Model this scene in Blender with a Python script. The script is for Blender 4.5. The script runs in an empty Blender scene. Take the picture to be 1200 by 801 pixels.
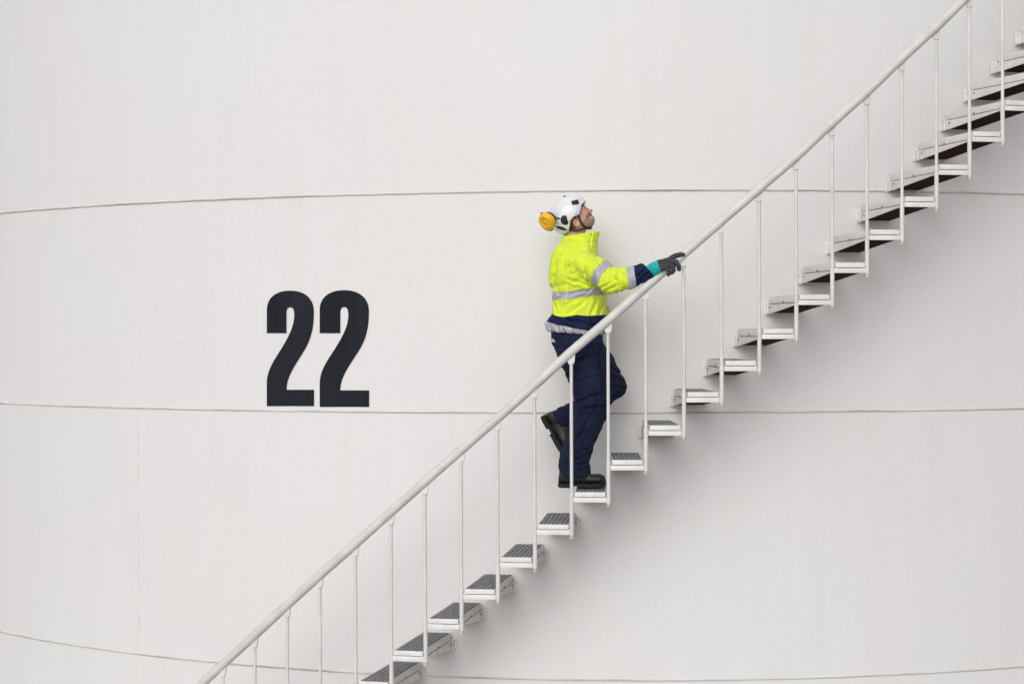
import bpy, bmesh, math, random
import numpy as np
from mathutils import Vector, Matrix
random.seed(4); rng = np.random.RandomState(7)
C = bpy.context.scene.collection
sc = bpy.context.scene

# ------------------------------------------------------------------ measures
GZ   = 2.6                       # stair datum (post 0 foot) above the ground
RP   = 7.713                     # radius of the baluster line
LT   = 0.749                     # stair width, tank wall to baluster line
RT   = RP - LT                   # tank radius
PH0, DPH, RISE = 0.0003, 0.02966, 0.2
ZR   = 1.061
SEAMS = (1.977, 0.529, -1.215)
F_PX, CD, ROLL, PITCH, YAW, ZC = 2122.84, 18.799, -0.00341, -0.00456, -0.05318, 1.046

# ------------------------------------------------------------------ camera
cy_, sy_ = math.cos(YAW), math.sin(YAW); cp_, sp_ = math.cos(PITCH), math.sin(PITCH)
R0 = Vector((cy_, -sy_, 0)); FW = Vector((cp_*sy_, cp_*cy_, sp_)); U0 = Vector((-sp_*sy_, -sp_*cy_, cp_))
cr, sr = math.cos(ROLL), math.sin(ROLL)
CR = R0*cr + U0*sr; CU = U0*cr - R0*sr
CAM = Vector((0, -CD, ZC + GZ))
cd = bpy.data.cameras.new('camera'); cam = bpy.data.objects.new('camera', cd); C.objects.link(cam)
M = Matrix((CR, CU, -FW)).transposed().to_4x4(); M.translation = CAM
cam.matrix_world = M
cd.sensor_width = 36; cd.lens = F_PX/1200*36; cd.clip_end = 3000; cd.clip_start = 0.1
sc.camera = cam

def ray(px, py):
    return (FW*F_PX + CR*(px-600) - CU*(py-400.5)) / F_PX
def at(px, py, Y):               # point of the photograph on the vertical plane y = Y
    d = ray(px, py); t = (Y - CAM.y)/d.y
    return CAM + d*t
def on_tank(px, py, R=RT):
    d = ray(px, py)
    a = d.x**2+d.y**2; b = 2*(CAM.x*d.x+CAM.y*d.y); c = CAM.x**2+CAM.y**2-R*R
    t = (-b-math.sqrt(b*b-4*a*c))/(2*a)
    return CAM + d*t
def cyl(R, a, z): return Vector((R*math.sin(a), -R*math.cos(a), z))

# ------------------------------------------------------------------ materials
def mat(name, col, rough=0.5, metal=0.0, spec=0.5, var=0.0, vscale=6.0, col2=None, bump=0.0, bscale=60.0, stretch=(1,1,1), sheen=0.0, coat=0.0):
    m = bpy.data.materials.new(name); m.use_nodes = True
    nt = m.node_tree; n = nt.nodes; l = nt.links; b = n['Principled BSDF']
    b.inputs['Roughness'].default_value = rough; b.inputs['Metallic'].default_value = metal
    b.inputs['Specular IOR Level'].default_value = spec
    if sheen: b.inputs['Sheen Weight'].default_value = sheen
    if coat: b.inputs['Coat Weight'].default_value = coat
    tc = n.new('ShaderNodeTexCoord'); mp = n.new('ShaderNodeMapping'); mp.inputs['Scale'].default_value = stretch
    l.new(tc.outputs['Object'], mp.inputs['Vector'])
    oi = n.new('ShaderNodeObjectInfo'); ml = n.new('ShaderNodeMath'); ml.operation = 'MULTIPLY'; ml.inputs[1].default_value = 37
    l.new(oi.outputs['Random'], ml.inputs[0]); l.new(ml.outputs[0], mp.inputs['Location'])
    no = n.new('ShaderNodeTexNoise'); no.inputs['Scale'].default_value = vscale; no.inputs['Detail'].default_value = 6
    l.new(mp.outputs['Vector'], no.inputs['Vector'])
    cr_ = n.new('ShaderNodeValToRGB')
    c2 = col2 if col2 else tuple(c*(1-var) for c in col)
    cr_.color_ramp.elements[0].position = 0.35; cr_.color_ramp.elements[1].position = 0.65
    cr_.color_ramp.elements[0].color = (*c2, 1); cr_.color_ramp.elements[1].color = (*col, 1)
    l.new(no.outputs['Fac'], cr_.inputs['Fac']); l.new(cr_.outputs['Color'], b.inputs['Base Color'])
    if bump:
        n2 = n.new('ShaderNodeTexNoise'); n2.inputs['Scale'].default_value = bscale; n2.inputs['Detail'].default_value = 4
        l.new(mp.outputs['Vector'], n2.inputs['Vector'])
        bp = n.new('ShaderNodeBump'); bp.inputs['Strength'].default_value = bump; bp.inputs['Distance'].default_value = 0.01
        l.new(n2.outputs['Fac'], bp.inputs['Height']); l.new(bp.outputs['Normal'], b.inputs['Normal'])
    return m

def tank_mat():
    m = bpy.data.materials.new('tank_paint'); m.use_nodes = True
    nt = m.node_tree; n = nt.nodes; l = nt.links; b = n['Principled BSDF']
    b.inputs['Roughness'].default_value = 0.55; b.inputs['Specular IOR Level'].default_value = 0.35
    tc = n.new('ShaderNodeTexCoord')
    def noise(scale, st, det=5):
        mp = n.new('ShaderNodeMapping'); mp.inputs['Scale'].default_value = st; l.new(tc.outputs['Object'], mp.inputs['Vector'])
        q = n.new('ShaderNodeTexNoise'); q.inputs['Scale'].default_value = scale; q.inputs['Detail'].default_value = det
        l.new(mp.outputs['Vector'], q.inputs['Vector']); return q
    big = noise(0.55, (1,1,1), 2); streak = noise(7, (1,1,0.12), 5); fine = noise(38, (1,1,0.8), 4)
    r1 = n.new('ShaderNodeValToRGB'); r1.color_ramp.elements[0].position = .36; r1.color_ramp.elements[1].position = .64
    r1.color_ramp.elements[0].color = (0.795, 0.768, 0.755, 1); r1.color_ramp.elements[1].color = (0.785, 0.79, 0.77, 1)
    l.new(big.outputs['Fac'], r1.inputs['Fac'])
    def mul(prev, q, lo, p0=.35, p1=.65):
        r = n.new('ShaderNodeValToRGB'); r.color_ramp.elements[0].position = p0; r.color_ramp.elements[1].position = p1
        r.color_ramp.elements[0].color = (*lo, 1); r.color_ramp.elements[1].color = (1,1,1,1)
        l.new(q.outputs['Fac'], r.inputs['Fac'])
        x = n.new('ShaderNodeMix'); x.data_type = 'RGBA'; x.blend_type = 'MULTIPLY'; x.inputs[0].default_value = 1
        l.new(prev, x.inputs[6]); l.new(r.outputs['Color'], x.inputs[7]); return x.outputs[2]
    o = mul(r1.outputs['Color'], streak, (0.985, 0.983, 0.980)); o = mul(o, fine, (0.982, 0.98, 0.978))
    runs = noise(16, (1,1,0.035), 3); o = mul(o, runs, (0.985, 0.98, 0.972), .26, .36)
    spots = noise(9, (1,1,1), 8); o = mul(o, spots, (0.955, 0.945, 0.93), .24, .33)
    l.new(o, b.inputs['Base Color'])
    bp = n.new('ShaderNodeBump'); bp.inputs['Strength'].default_value = 0.12; bp.inputs['Distance'].default_value = 0.006
    l.new(fine.outputs['Fac'], bp.inputs['Height'])
    w = noise(0.9, (1,1,1), 2); b2 = n.new('ShaderNodeBump'); b2.inputs['Strength'].default_value = 0.25; b2.inputs['Distance'].default_value = 0.05
    l.new(w.outputs['Fac'], b2.inputs['Height']); l.new(bp.outputs['Normal'], b2.inputs['Normal'])
    l.new(b2.outputs['Normal'], b.inputs['Normal'])
    return m
M_TANK  = tank_mat()
M_SEAM  = mat('seam_paint', (0.74,0.73,0.70), 0.6, var=0, col2=(0.5,0.46,0.40), vscale=3, bump=.4, bscale=90)
M_SHDIRT  = mat('seam_shade_dirt', (0.36,0.35,0.31), 0.8, col2=(0.60,0.58,0.54), vscale=2.5)
M_SHDIRTL = mat('seam_shade_dirt_light', (0.46,0.43,0.40), 0.8, col2=(0.66,0.64,0.61), vscale=2.5)
M_NUM   = mat('number_paint', (0.010,0.0125,0.018), 0.6, spec=.15, col2=(0.019,0.022,0.030), vscale=5, stretch=(1,1,.2), bump=.2, bscale=50)
M_RAIL  = mat('rail_paint', (0.71,0.70,0.665), 0.45, col2=(0.62,0.605,0.56), vscale=9, bump=.15, bscale=45)
M_STEP  = mat('step_paint', (0.84,0.83,0.80), 0.5, col2=(0.76,0.735,0.69), vscale=11, bump=.25, bscale=60)
M_BAL   = mat('baluster_paint', (0.77,0.755,0.73), 0.5, col2=(0.69,0.66,0.62), vscale=9)
M_RUST  = mat('rusty_paint', (0.68,0.61,0.53), 0.8, col2=(0.50,0.39,0.30), vscale=40)
M_UNDER = mat('underside_rust_gap_shade', (0.022,0.012,0.009), 0.95, spec=.05, col2=(0.045,0.016,0.008), vscale=12)
M_GRATE = mat('grip_dark', (0.13,0.14,0.15), 0.85, col2=(0.08,0.086,0.093), vscale=90, bump=.6, bscale=160)
M_RIB   = mat('grating_rib', (0.55,0.55,0.54), 0.6, col2=(0.33,0.33,0.33), vscale=60)
M_BOLT  = mat('bolt', (0.42,0.37,0.31), 0.6, col2=(0.25,0.17,0.11), vscale=50)
M_GND   = mat('ground_concrete', (0.46,0.45,0.43), 0.9, col2=(0.36,0.35,0.34), vscale=1.3, bump=.4, bscale=30)
M_ROOF  = mat('roof_paint', (0.7,0.69,0.67), 0.6, var=.06)
M_YEL   = mat('hi_vis_fabric', (0.74,0.88,0.045), 0.8, col2=(0.68,0.83,0.035), vscale=14, bump=.18, bscale=240, sheen=.15)
M_NAVY  = mat('navy_fabric', (0.011,0.021,0.075), 0.9, spec=.25, col2=(0.007,0.014,0.050), vscale=16, bump=.25, bscale=320)
M_TROU  = mat('navy_twill', (0.0115,0.018,0.050), 0.9, spec=.25, col2=(0.007,0.011,0.031), vscale=12, bump=.25, bscale=320)
M_REFL  = mat('reflective_tape', (0.47,0.47,0.50), 0.4, col2=(0.38,0.38,0.41), vscale=22, bump=.2, bscale=120)
M_SKIN  = mat('skin', (0.66,0.38,0.28), 0.5, col2=(0.60,0.30,0.21), vscale=22)
M_HAIR  = mat('hair_brown', (0.045,0.022,0.012), 0.8, col2=(0.09,0.048,0.022), vscale=80)
M_STUB  = mat('stubble', (0.42,0.25,0.185), 0.7, col2=(0.25,0.14,0.10), vscale=120)
M_HELM  = mat('helmet_white', (0.80,0.81,0.84), 0.28, var=.02, coat=.3)
M_BLK   = mat('black_plastic', (0.012,0.013,0.015), 0.5, var=.2)
M_STRAP = mat('black_webbing', (0.010,0.012,0.012), 0.8, var=.2)
M_MUFF  = mat('muff_yellow', (0.90,0.50,0.012), 0.4, col2=(0.84,0.42,0.01), vscale=30)
M_GLOVE = mat('glove_grey', (0.030,0.033,0.038), 0.7, col2=(0.045,0.049,0.056), vscale=60, bump=.3, bscale=200)
M_TEAL  = mat('glove_teal', (0.0,0.55,0.50), 0.6, col2=(0.0,0.33,0.31), vscale=70, bump=.8, bscale=90)
M_BOOT  = mat('boot_leather', (0.009,0.010,0.011), 0.42, col2=(0.020,0.021,0.023), vscale=40, bump=.35, bscale=110)
M_SOLE  = mat('boot_rubber', (0.008,0.008,0.009), 0.75, var=.2, bump=.3, bscale=120)
M_EYE   = mat('eye', (0.02,0.015,0.012), 0.2)
M_THR   = mat('piping_green', (0.25,0.36,0.03), 0.7)
M_TAB   = mat('gold_tab', (0.55,0.42,0.02), 0.6)

# ------------------------------------------------------------------ helpers
def tag(o, label=None, cat=None, group=None, kind=None):
    if label: o['label'] = label
    if cat: o['category'] = cat
    if group: o['group'] = group
    if kind: o['kind'] = kind
    return o
def empty(name, loc=(0,0,0), rz=0):
    o = bpy.data.objects.new(name, None); C.objects.link(o); o.location = loc; o.rotation_euler = (0,0,rz); o.empty_display_size = .2
    return o
def link(name, me, m, parent=None, smooth=False, offset=None):
    if m: me.materials.append(m)
    if smooth:
        me.polygons.foreach_set('use_smooth', [True]*len(me.polygons))
    o = bpy.data.objects.new(name, me); C.objects.link(o)
    if parent: o.parent = parent
    if offset is not None: o.location = offset
    return o
def from_bm(name, bm, m, parent=None, smooth=False, offset=None):
    me = bpy.data.meshes.new(name); bm.to_mesh(me); bm.free()
    return link(name, me, m, parent, smooth, offset)
def from_arr(name, V, Fc, m, parent=None, smooth=True):
    # people parts are computed in world coordinates; bring them to the parent's base
    off = parent_world(parent)
    V = np.asarray(V, float) - np.array(off)
    me = bpy.data.meshes.new(name); me.from_pydata(V.tolist(), [], [list(map(int, f)) for f in Fc]); me.update()
    return link(name, me, m, parent, smooth)
def parent_world(p):
    v = Vector((0,0,0))
    while p is not None:
        v = v + p.location; p = p.parent
    return v
def add_box(bm, c, s, Mx=None, bev=0.0):
    r = bmesh.ops.create_cube(bm, size=1)['verts']
    for v in r:
        v.co = Vector((v.co.x*s[0], v.co.y*s[1], v.co.z*s[2])) + Vector(c)
        if Mx is not None: v.co = Mx @ v.co
    if bev:
        es = list({e for v in r for e in v.link_edges})
        bmesh.ops.bevel(bm, geom=es, offset=bev, segments=2, affect='EDGES', profile=.6)
def add_tube(bm, pts, rad, seg=12, cap=True):
    pts = [Vector(p) for p in pts]
    rads = rad if isinstance(rad, (list, tuple)) else [rad]*len(pts)
    rings = []; prev = None
    for i, p in enumerate(pts):
        t = (pts[min(i+1, len(pts)-1)] - pts[max(i-1, 0)]).normalized()
        if prev is None: n = t.orthogonal().normalized()
        else: n = (prev - t*prev.dot(t)).normalized()
        prev = n; b = t.cross(n)
        rings.append([bm.verts.new(p + (n*math.cos(2*math.pi*k/seg) + b*math.sin(2*math.pi*k/seg))*rads[i]) for k in range(seg)])
    for a, b in zip(rings, rings[1:]):
        for k in range(seg): bm.faces.new((a[k], a[(k+1)%seg], b[(k+1)%seg], b[k]))
    if cap: bm.faces.new(rings[0][::-1]); bm.faces.new(rings[-1])
def add_prism(bm, poly, axis_fn, t0, t1):
    a = [bm.verts.new(axis_fn(p, t0)) for p in poly]; b = [bm.verts.new(axis_fn(p, t1)) for p in poly]
    bm.faces.new(a); bm.faces.new(b[::-1]); n = len(poly)
    for i in range(n): bm.faces.new((a[i], b[i], b[(i+1)%n], a[(i+1)%n]))
def smooth_by_angle(o, deg=35):
    bm = bmesh.new(); bm.from_mesh(o.data)
    for f in bm.faces: f.smooth = True
    for e in bm.edges: e.smooth = len(e.link_faces) == 2 and e.calc_face_angle(0) < math.radians(deg)
    bm.to_mesh(o.data); bm.free()

# ------------------------------------------------------------------ ground
bm = bmesh.new(); bmesh.ops.create_grid(bm, x_segments=40, y_segments=40, size=900)
g = from_bm('ground', bm, M_GND); tag(g, 'pale grey concrete yard the tank stands on', kind='structure')

# ------------------------------------------------------------------ tank
tank = empty('storage_tank'); tag(tank, 'huge white painted steel storage tank with black 22 and horizontal weld lines', 'storage tank')
TH = 10.4
def ring_surface(bm, prof, a0, a1, n, jit=None):
    """prof: list of (radius, z); swept about the tank axis"""
    full = abs(a1-a0-2*math.pi) < 1e-6
    cols = []
    for i in range(n if full else n+1):
        a = a0 + (a1-a0)*i/n
        dz, dr = jit(a) if jit else (0,0)
        cols.append([bm.verts.new(cyl(r + (dr if k not in (0, len(prof)-1) else 0), a, z+dz)) for k, (r, z) in enumerate(prof)])
    m = len(cols)
    for i in range(m if full else m-1):
        A, B = cols[i], cols[(i+1)%m]
        for k in range(len(prof)-1): bm.faces.new((A[k], B[k], B[k+1], A[k+1]))
bm = bmesh.new()
zs = [0]+[s+GZ for s in sorted(SEAMS)]+[6.3, 8.0, TH]
ring_surface(bm, [(RT, z) for z in zs], 0, 2*math.pi, 720)
from_bm('shell', bm, M_TANK, tank, True)
bm = bmesh.new()
ring_surface(bm, [(RT-.002, TH+.002), (RT+.09, TH+.002), (RT+.09, TH+.075), (RT-.03, TH+.075), (RT-.03, TH+.10), (.02, TH+.95)], 0, 2*math.pi, 180)
from_bm('roof', bm, M_ROOF, tank)
def hsh(i): return (math.sin(i*127.1+311.7)*43758.5453) % 1.0
def wob(seed, f):
    def w(a):
        x = a*f+seed; i = math.floor(x); t = x-i; t = t*t*(3-2*t)
        return (hsh(i)*(1-t)+hsh(i+1)*t)*2-1
    return w
for si, s in enumerate(SEAMS):
    w1, w2, w3 = wob(si*31.7, 30), wob(si*11.3+5, 210), wob(si*7.7+2, 90)
    jit = lambda a: (w1(a)*.0008 + w2(a)*.0007 + w3(a)*.0006, w2(a)*.0014 + w3(a)*.001)
    z = s+GZ
    bm = bmesh.new()
    ring_surface(bm, [(RT-.001, z-.005), (RT+.004, z-.0035), (RT+.0062, z), (RT+.0045, z+.004), (RT-.001, z+.0065)], -1.6, 1.6, 2600, jit)
    so = from_bm('weld_seam', bm, M_SHDIRTL if si == 0 else M_SEAM, tank, True)  # top bead coloured darker for shadow and dirt
    bm = bmesh.new()                                   # dark strip painted for shadow and dirt along the lower edge of the lap
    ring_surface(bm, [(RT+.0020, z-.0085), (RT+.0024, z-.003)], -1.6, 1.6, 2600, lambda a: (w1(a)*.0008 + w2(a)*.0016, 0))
    from_bm('shade_dirt_line', bm, M_SHDIRT if si == 0 else M_SHDIRTL, so, True)
# faint vertical plate joint below the middle seam
pj = on_tank(162.5, 480); ja = math.atan2(pj.x, -pj.y)
bm = bmesh.new(); n = 160; cols = []
for i in range(n+1):
    z = SEAMS[2]+GZ + (SEAMS[1]-SEAMS[2])*i/n
    da = (hsh(i*1.7)-.5)*.0018/RT; h = .0030+.0030*hsh(i*3.1+9)
    cols.append([bm.verts.new(cyl(RT-.001 if k in (0,3) else RT+h, ja+da+o/RT, z)) for k, o in enumerate((-.008,-.003,.003,.008))])
for A, B in zip(cols, cols[1:]):
    for k in range(3): bm.faces.new((A[k], A[k+1], B[k+1], B[k]))
from_bm('vertical_weld', bm, mat('vertical_weld_paint', (.76,.74,.725), .6, col2=(.66,.64,.62), vscale=14), tank, True)

# painted number
def bez(p0, p1, p2, p3, n=14):
    out = []
    for i in range(1, n+1):
        t = i/n; u = 1-t
        out.append(tuple(u**3*a+3*u*u*t*b+3*u*t*t*c+t**3*d for a, b, c, d in zip(p0,p1,p2,p3)))
    return out
dg = [(139,338),(139,225)]
dg += bez((139,225),(139,158),(190,128),(255,128)); dg += bez((255,128),(322,128),(371,162),(371,232))
dg += bez((371,232),(371,340),(345,390),(312,442)); dg += bez((312,442),(268,512),(236,560),(236,617))
dg += [(372,617),(372,698),(139,698),(139,582)]
dg += bez((139,582),(139,520),(176,470),(212,412)); dg += bez((212,412),(252,346),(274,300),(274,246))
dg += bez((274,246),(274,220),(266,210),(255,210)); dg += bez((255,210),(242,210),(236,220),(236,242))
dg += [(236,338)]
for (x0, x1, y0, y1) in ((313.0, 368.3, 340.4, 475.6), (374.9, 432.8, 339.9, 476.5)):
    bm = bmesh.new(); vs = []
    for (x, y) in dg:
        p = on_tank(x0+(x-139)/233*(x1-x0), y0+(y-128)/570*(y1-y0))
        a = math.atan2(p.x, -p.y); vs.append(bm.verts.new(cyl(RT+.0042, a, p.z)))
    es = [bm.edges.new((vs[i], vs[(i+1)%len(vs)])) for i in range(len(vs))]
    bmesh.ops.triangle_fill(bm, edges=es, use_beauty=True)
    bmesh.ops.recalc_face_normals(bm, faces=bm.faces)
    for f in bm.faces:
        if f.normal.y > 0: f.normal_flip()
    o = from_bm('painted_digit', bm, M_NUM, tank)

# ------------------------------------------------------------------ staircase
K0, K1 = -12, 17
base = cyl(RP-LT/2, PH0+K0*DPH, 0)
stair = empty('spiral_staircase', base); tag(stair, 'off-white steel staircase climbing around the tank with one pipe handrail', 'staircase')
def rel(v): return Vector(v) - base
# step prototype, built in its own frame: x along the climb, y outwards-negative (toward the tank positive), z up
SPX = RP*DPH
TW, TL = 0.186, 0.705                          # tread width and length
bm = bmesh.new()
zt = .281; hz = .030
y0, y1 = -.012, TL
# pan rim: outer nose, two sides, inner end
add_box(bm, (0, y0+.004, zt-hz/2-.001), (TW, .008, hz), bev=.002)
add_box(bm, (0, y1-.004, zt-hz/2-.001), (TW-.002, .008, hz), bev=.002)
for s in (-1, 1): add_box(bm, (s*(TW/2-.002), (y0+y1)/2, zt-.022-.001), (.004, y1-y0-.017, .044), bev=.001)
step = from_bm('step', bm, M_STEP, stair); smooth_by_angle(step)
def sub(name, bm, m):
    o = from_bm(name, bm, m, step); smooth_by_angle(o); return o
bm = bmesh.new(); add_box(bm, (0, (y0+y1)/2, zt-.008), (TW-.009, y1-y0-.018, .008)); 
sub('tread_plate', bm, M_GRATE)
bm = bmesh.new()
for i in range(6): add_box(bm, ((i-2.5)*.0270, (y0+y1)/2, zt-.002), (.0042, y1-y0-.02, .0075))
sub('grating_ribs', bm, M_RIB)
# fine cross teeth between the ribs
bm = bmesh.new()
for j in range(44):
    yy = y0+.016+j*(y1-y0-.032)/43
    for i in range(7): add_box(bm, ((i-3)*.0270, yy, zt-.0028), (.017 if 0 < i < 6 else .013, .005, .003))
sub('grip_teeth', bm, mat('grip_teeth', (0.24,0.25,0.26), .8, col2=(.12,.125,.13), vscale=70))
# outer toe bar between the two balusters
bm = bmesh.new(); add_box(bm, (0, -.004, .2315), (SPX-.026, .012, .030), bev=.003)
sub('toe_bar', bm, M_STEP)
# tapered side brackets
for s in (-1, 1):
    bm = bmesh.new(); xs = s*(TW/2-.0045+.003)
    poly = [(.02, .2315), (.02, .226), (LT-.075, .172), (LT-.030, .172), (LT-.030, .2315)]
    add_prism(bm, poly, lambda p, t: Vector((t, p[0], p[1])), xs-.003, xs+.003)
    bmesh.ops.recalc_face_normals(bm, faces=bm.faces); b_ = sub('side_bracket', bm, M_STEP)
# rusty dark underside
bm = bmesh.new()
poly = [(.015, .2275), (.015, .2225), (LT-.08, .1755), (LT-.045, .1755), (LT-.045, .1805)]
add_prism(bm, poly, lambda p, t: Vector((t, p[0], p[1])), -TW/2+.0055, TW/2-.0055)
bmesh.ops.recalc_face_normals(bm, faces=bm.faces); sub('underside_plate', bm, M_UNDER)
# angle cleats bolted at the wall
for s in (-1, 1):
    bm = bmesh.new(); xc = s*(TW/2+.0095)
    add_box(bm, (xc-s*.001, LT-.020, .205), (.010, .038, .078), bev=.002)
    add_box(bm, (xc+s*.009, LT-.0045, .205), (.022, .006, .090), bev=.002)
    for zz in (.178, .232):
        r = bmesh.ops.create_cone(bm, cap_ends=True, segments=6, radius1=.0075, radius2=.0075, depth=.009)['verts']
        for v in r: v.co = Vector((v.co.z+xc+s*.006, v.co.x+LT-.026, v.co.y+zz))
    o = sub('wall_cleat', bm, M_STEP)
for s in (-1, 1):
    for yy in (.36, LT-.085):
        bm = bmesh.new()
        r = bmesh.ops.create_cone(bm, cap_ends=True, segments=6, radius1=.006, radius2=.006, depth=.007)['verts']
        for v in r: v.co = Vector((v.co.z+s*(TW/2+.005), v.co.x+yy, v.co.y+.243-.03*(yy>.5)))
        sub('bolt', bm, M_BOLT)
bm = bmesh.new(); add_box(bm, (0, .36, .2335), (TW-.011, .66, .009)); sub('dark_gap_core', bm, M_UNDER)  # dark core added inside; its colour stands in for shade in the gaps


# small as-built deviations (metres along the climb / in height), read off post by post
BX = dict(zip(range(-11, 12), (1.1,.5,.4,1.1,-.8,-1.7,0,-.15,.05,-.2,.25,.85,.85,.05,-.5,-1.3,-1.6,-1.15,.05,.4,.5,1.4,1.3)))
BZ = dict(zip(range(-5, 12), (.5,1.4,-.9,-1.0,-.3,-.6,-1.3,.7,1.2,-.7,-1.7,-.2,-1.0,-.4,.6,.9,2.9)))
TZ = dict(zip(range(-11, 11), (.8,.5,1.0,.4,1.0,1.7,.1,-.3,-.9,-.3,.7,-1.3,-.9,-.7,-.6,-1.2,-1.9,-.4,-1.5,.7,.7,2.5)))
IX = {1:.6,2:.6,3:-1,4:.4,5:0,6:-2.7,7:-.9,8:-.5,9:-.5,10:.8,11:3.2,12:9,13:8.5,14:12,15:13,16:13,17:13}
def dev(t, k, f=1/191): kk = min(max(k, min(t)), max(t)); return t[kk]*f
def dxa(k): return -dev(BX, k)/RP
# baluster prototype (foot at local z = 0), top bracket under the pipe
bm = bmesh.new()
add_tube(bm, [(0,0,.012),(0,0,.26)], .0135, 14)
add_tube(bm, [(0,0,.2605),(0,0,ZR)], .0105, 12)
bal = from_bm('baluster', bm, M_BAL, stair); smooth_by_angle(bal)
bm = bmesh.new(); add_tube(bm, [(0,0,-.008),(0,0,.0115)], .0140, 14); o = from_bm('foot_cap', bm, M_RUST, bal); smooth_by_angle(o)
bm = bmesh.new(); add_tube(bm, [(0,0,.248),(0,0,.268)], .0158, 14); o = from_bm('collar', bm, M_BAL, bal); smooth_by_angle(o)
bm = bmesh.new()
slope = RISE/SPX
poly = [(-.021,.014),(-.021,.002),(-.014,-.006),(.012,-.006),(.020,.004),(.024,.052),(-.012,.052-.036*slope)]
add_prism(bm, poly, lambda p, t: Vector((p[0], t, ZR+p[1]+.004)), -.006, .006)
bmesh.ops.recalc_face_normals(bm, faces=bm.faces)
add_tube(bm, [(0,0,ZR-.008),(0,0,ZR+.001)], [.0175,.0175], 14)
o = from_bm('rail_bracket', bm, M_BAL, bal); smooth_by_angle(o)

def children_of(o): return [c for c in bpy.data.objects if c.parent == o]
s_kids = children_of(step); b_kids = children_of(bal)
def place(proto, kids, R, ang, z, first):
    o = proto if first else proto.copy()
    if not first:
        C.objects.link(o)
        for c in kids:
            d = c.copy(); C.objects.link(d); d.parent = o
    o.parent = stair; o.location = rel(cyl(R, ang, z)); o.rotation_euler = (0, 0, ang)
    return o
for k in range(K0, K1+1):
    xa = (dxa(k)+dxa(k+1))/2
    st = place(step, s_kids, RP*math.cos(DPH/2), PH0+(k+.5)*DPH+xa, GZ+k*RISE+dev(BZ, k+1), k == K0)
    st.rotation_euler.z += (IX.get(k, 0)-(dev(BX, k, 1)+dev(BX, k+1, 1))/2*(k > 0))/180/.75
    st.rotation_euler.x = rng.uniform(-.004, .004)
for k in range(K0, K1+2):
    b = place(bal, b_kids, RP, PH0+k*DPH+dxa(k), GZ+k*RISE+dev(BZ, k), k == K0)
    for c in children_of(b):
        if c.name.startswith('rail_bracket'): c.location.z = dev(TZ, k)-dev(BZ, k)
# handrail pipe
bm = bmesh.new(); pts = []
RC = ZR+.070
for i in range(int((K1+1-K0)*6)+1):
    k = K0+i/6; k1 = math.floor(k); t = k-k1; t = t*t*(3-2*t)
    pts.append(rel(cyl(RP, PH0+k*DPH+dxa(k1)*(1-t)+dxa(k1+1)*t, GZ+k*RISE+RC+dev(TZ, k1)*(1-t)+dev(TZ, k1+1)*t)))
add_tube(bm, pts, .0283, 24)
rail = from_bm('handrail', bm, M_RAIL, stair); smooth_by_angle(rail)
def rail_pt(k):
    k1 = math.floor(k); t = k-k1; t = t*t*(3-2*t)
    return cyl(RP, PH0+k*DPH+dxa(k1)*(1-t)+dxa(k1+1)*t, GZ+k*RISE+RC+dev(TZ, k1)*(1-t)+dev(TZ, k1+1)*t)
bm = bmesh.new()
for k in (-9.35, -3.2, 2.75, 8.9, 14.9):
    p, q = rel(rail_pt(k-.022)), rel(rail_pt(k+.022)); add_tube(bm, [p, q], .0293, 24)
o = from_bm('weld_bead', bm, M_RAIL, rail); smooth_by_angle(o)

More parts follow.
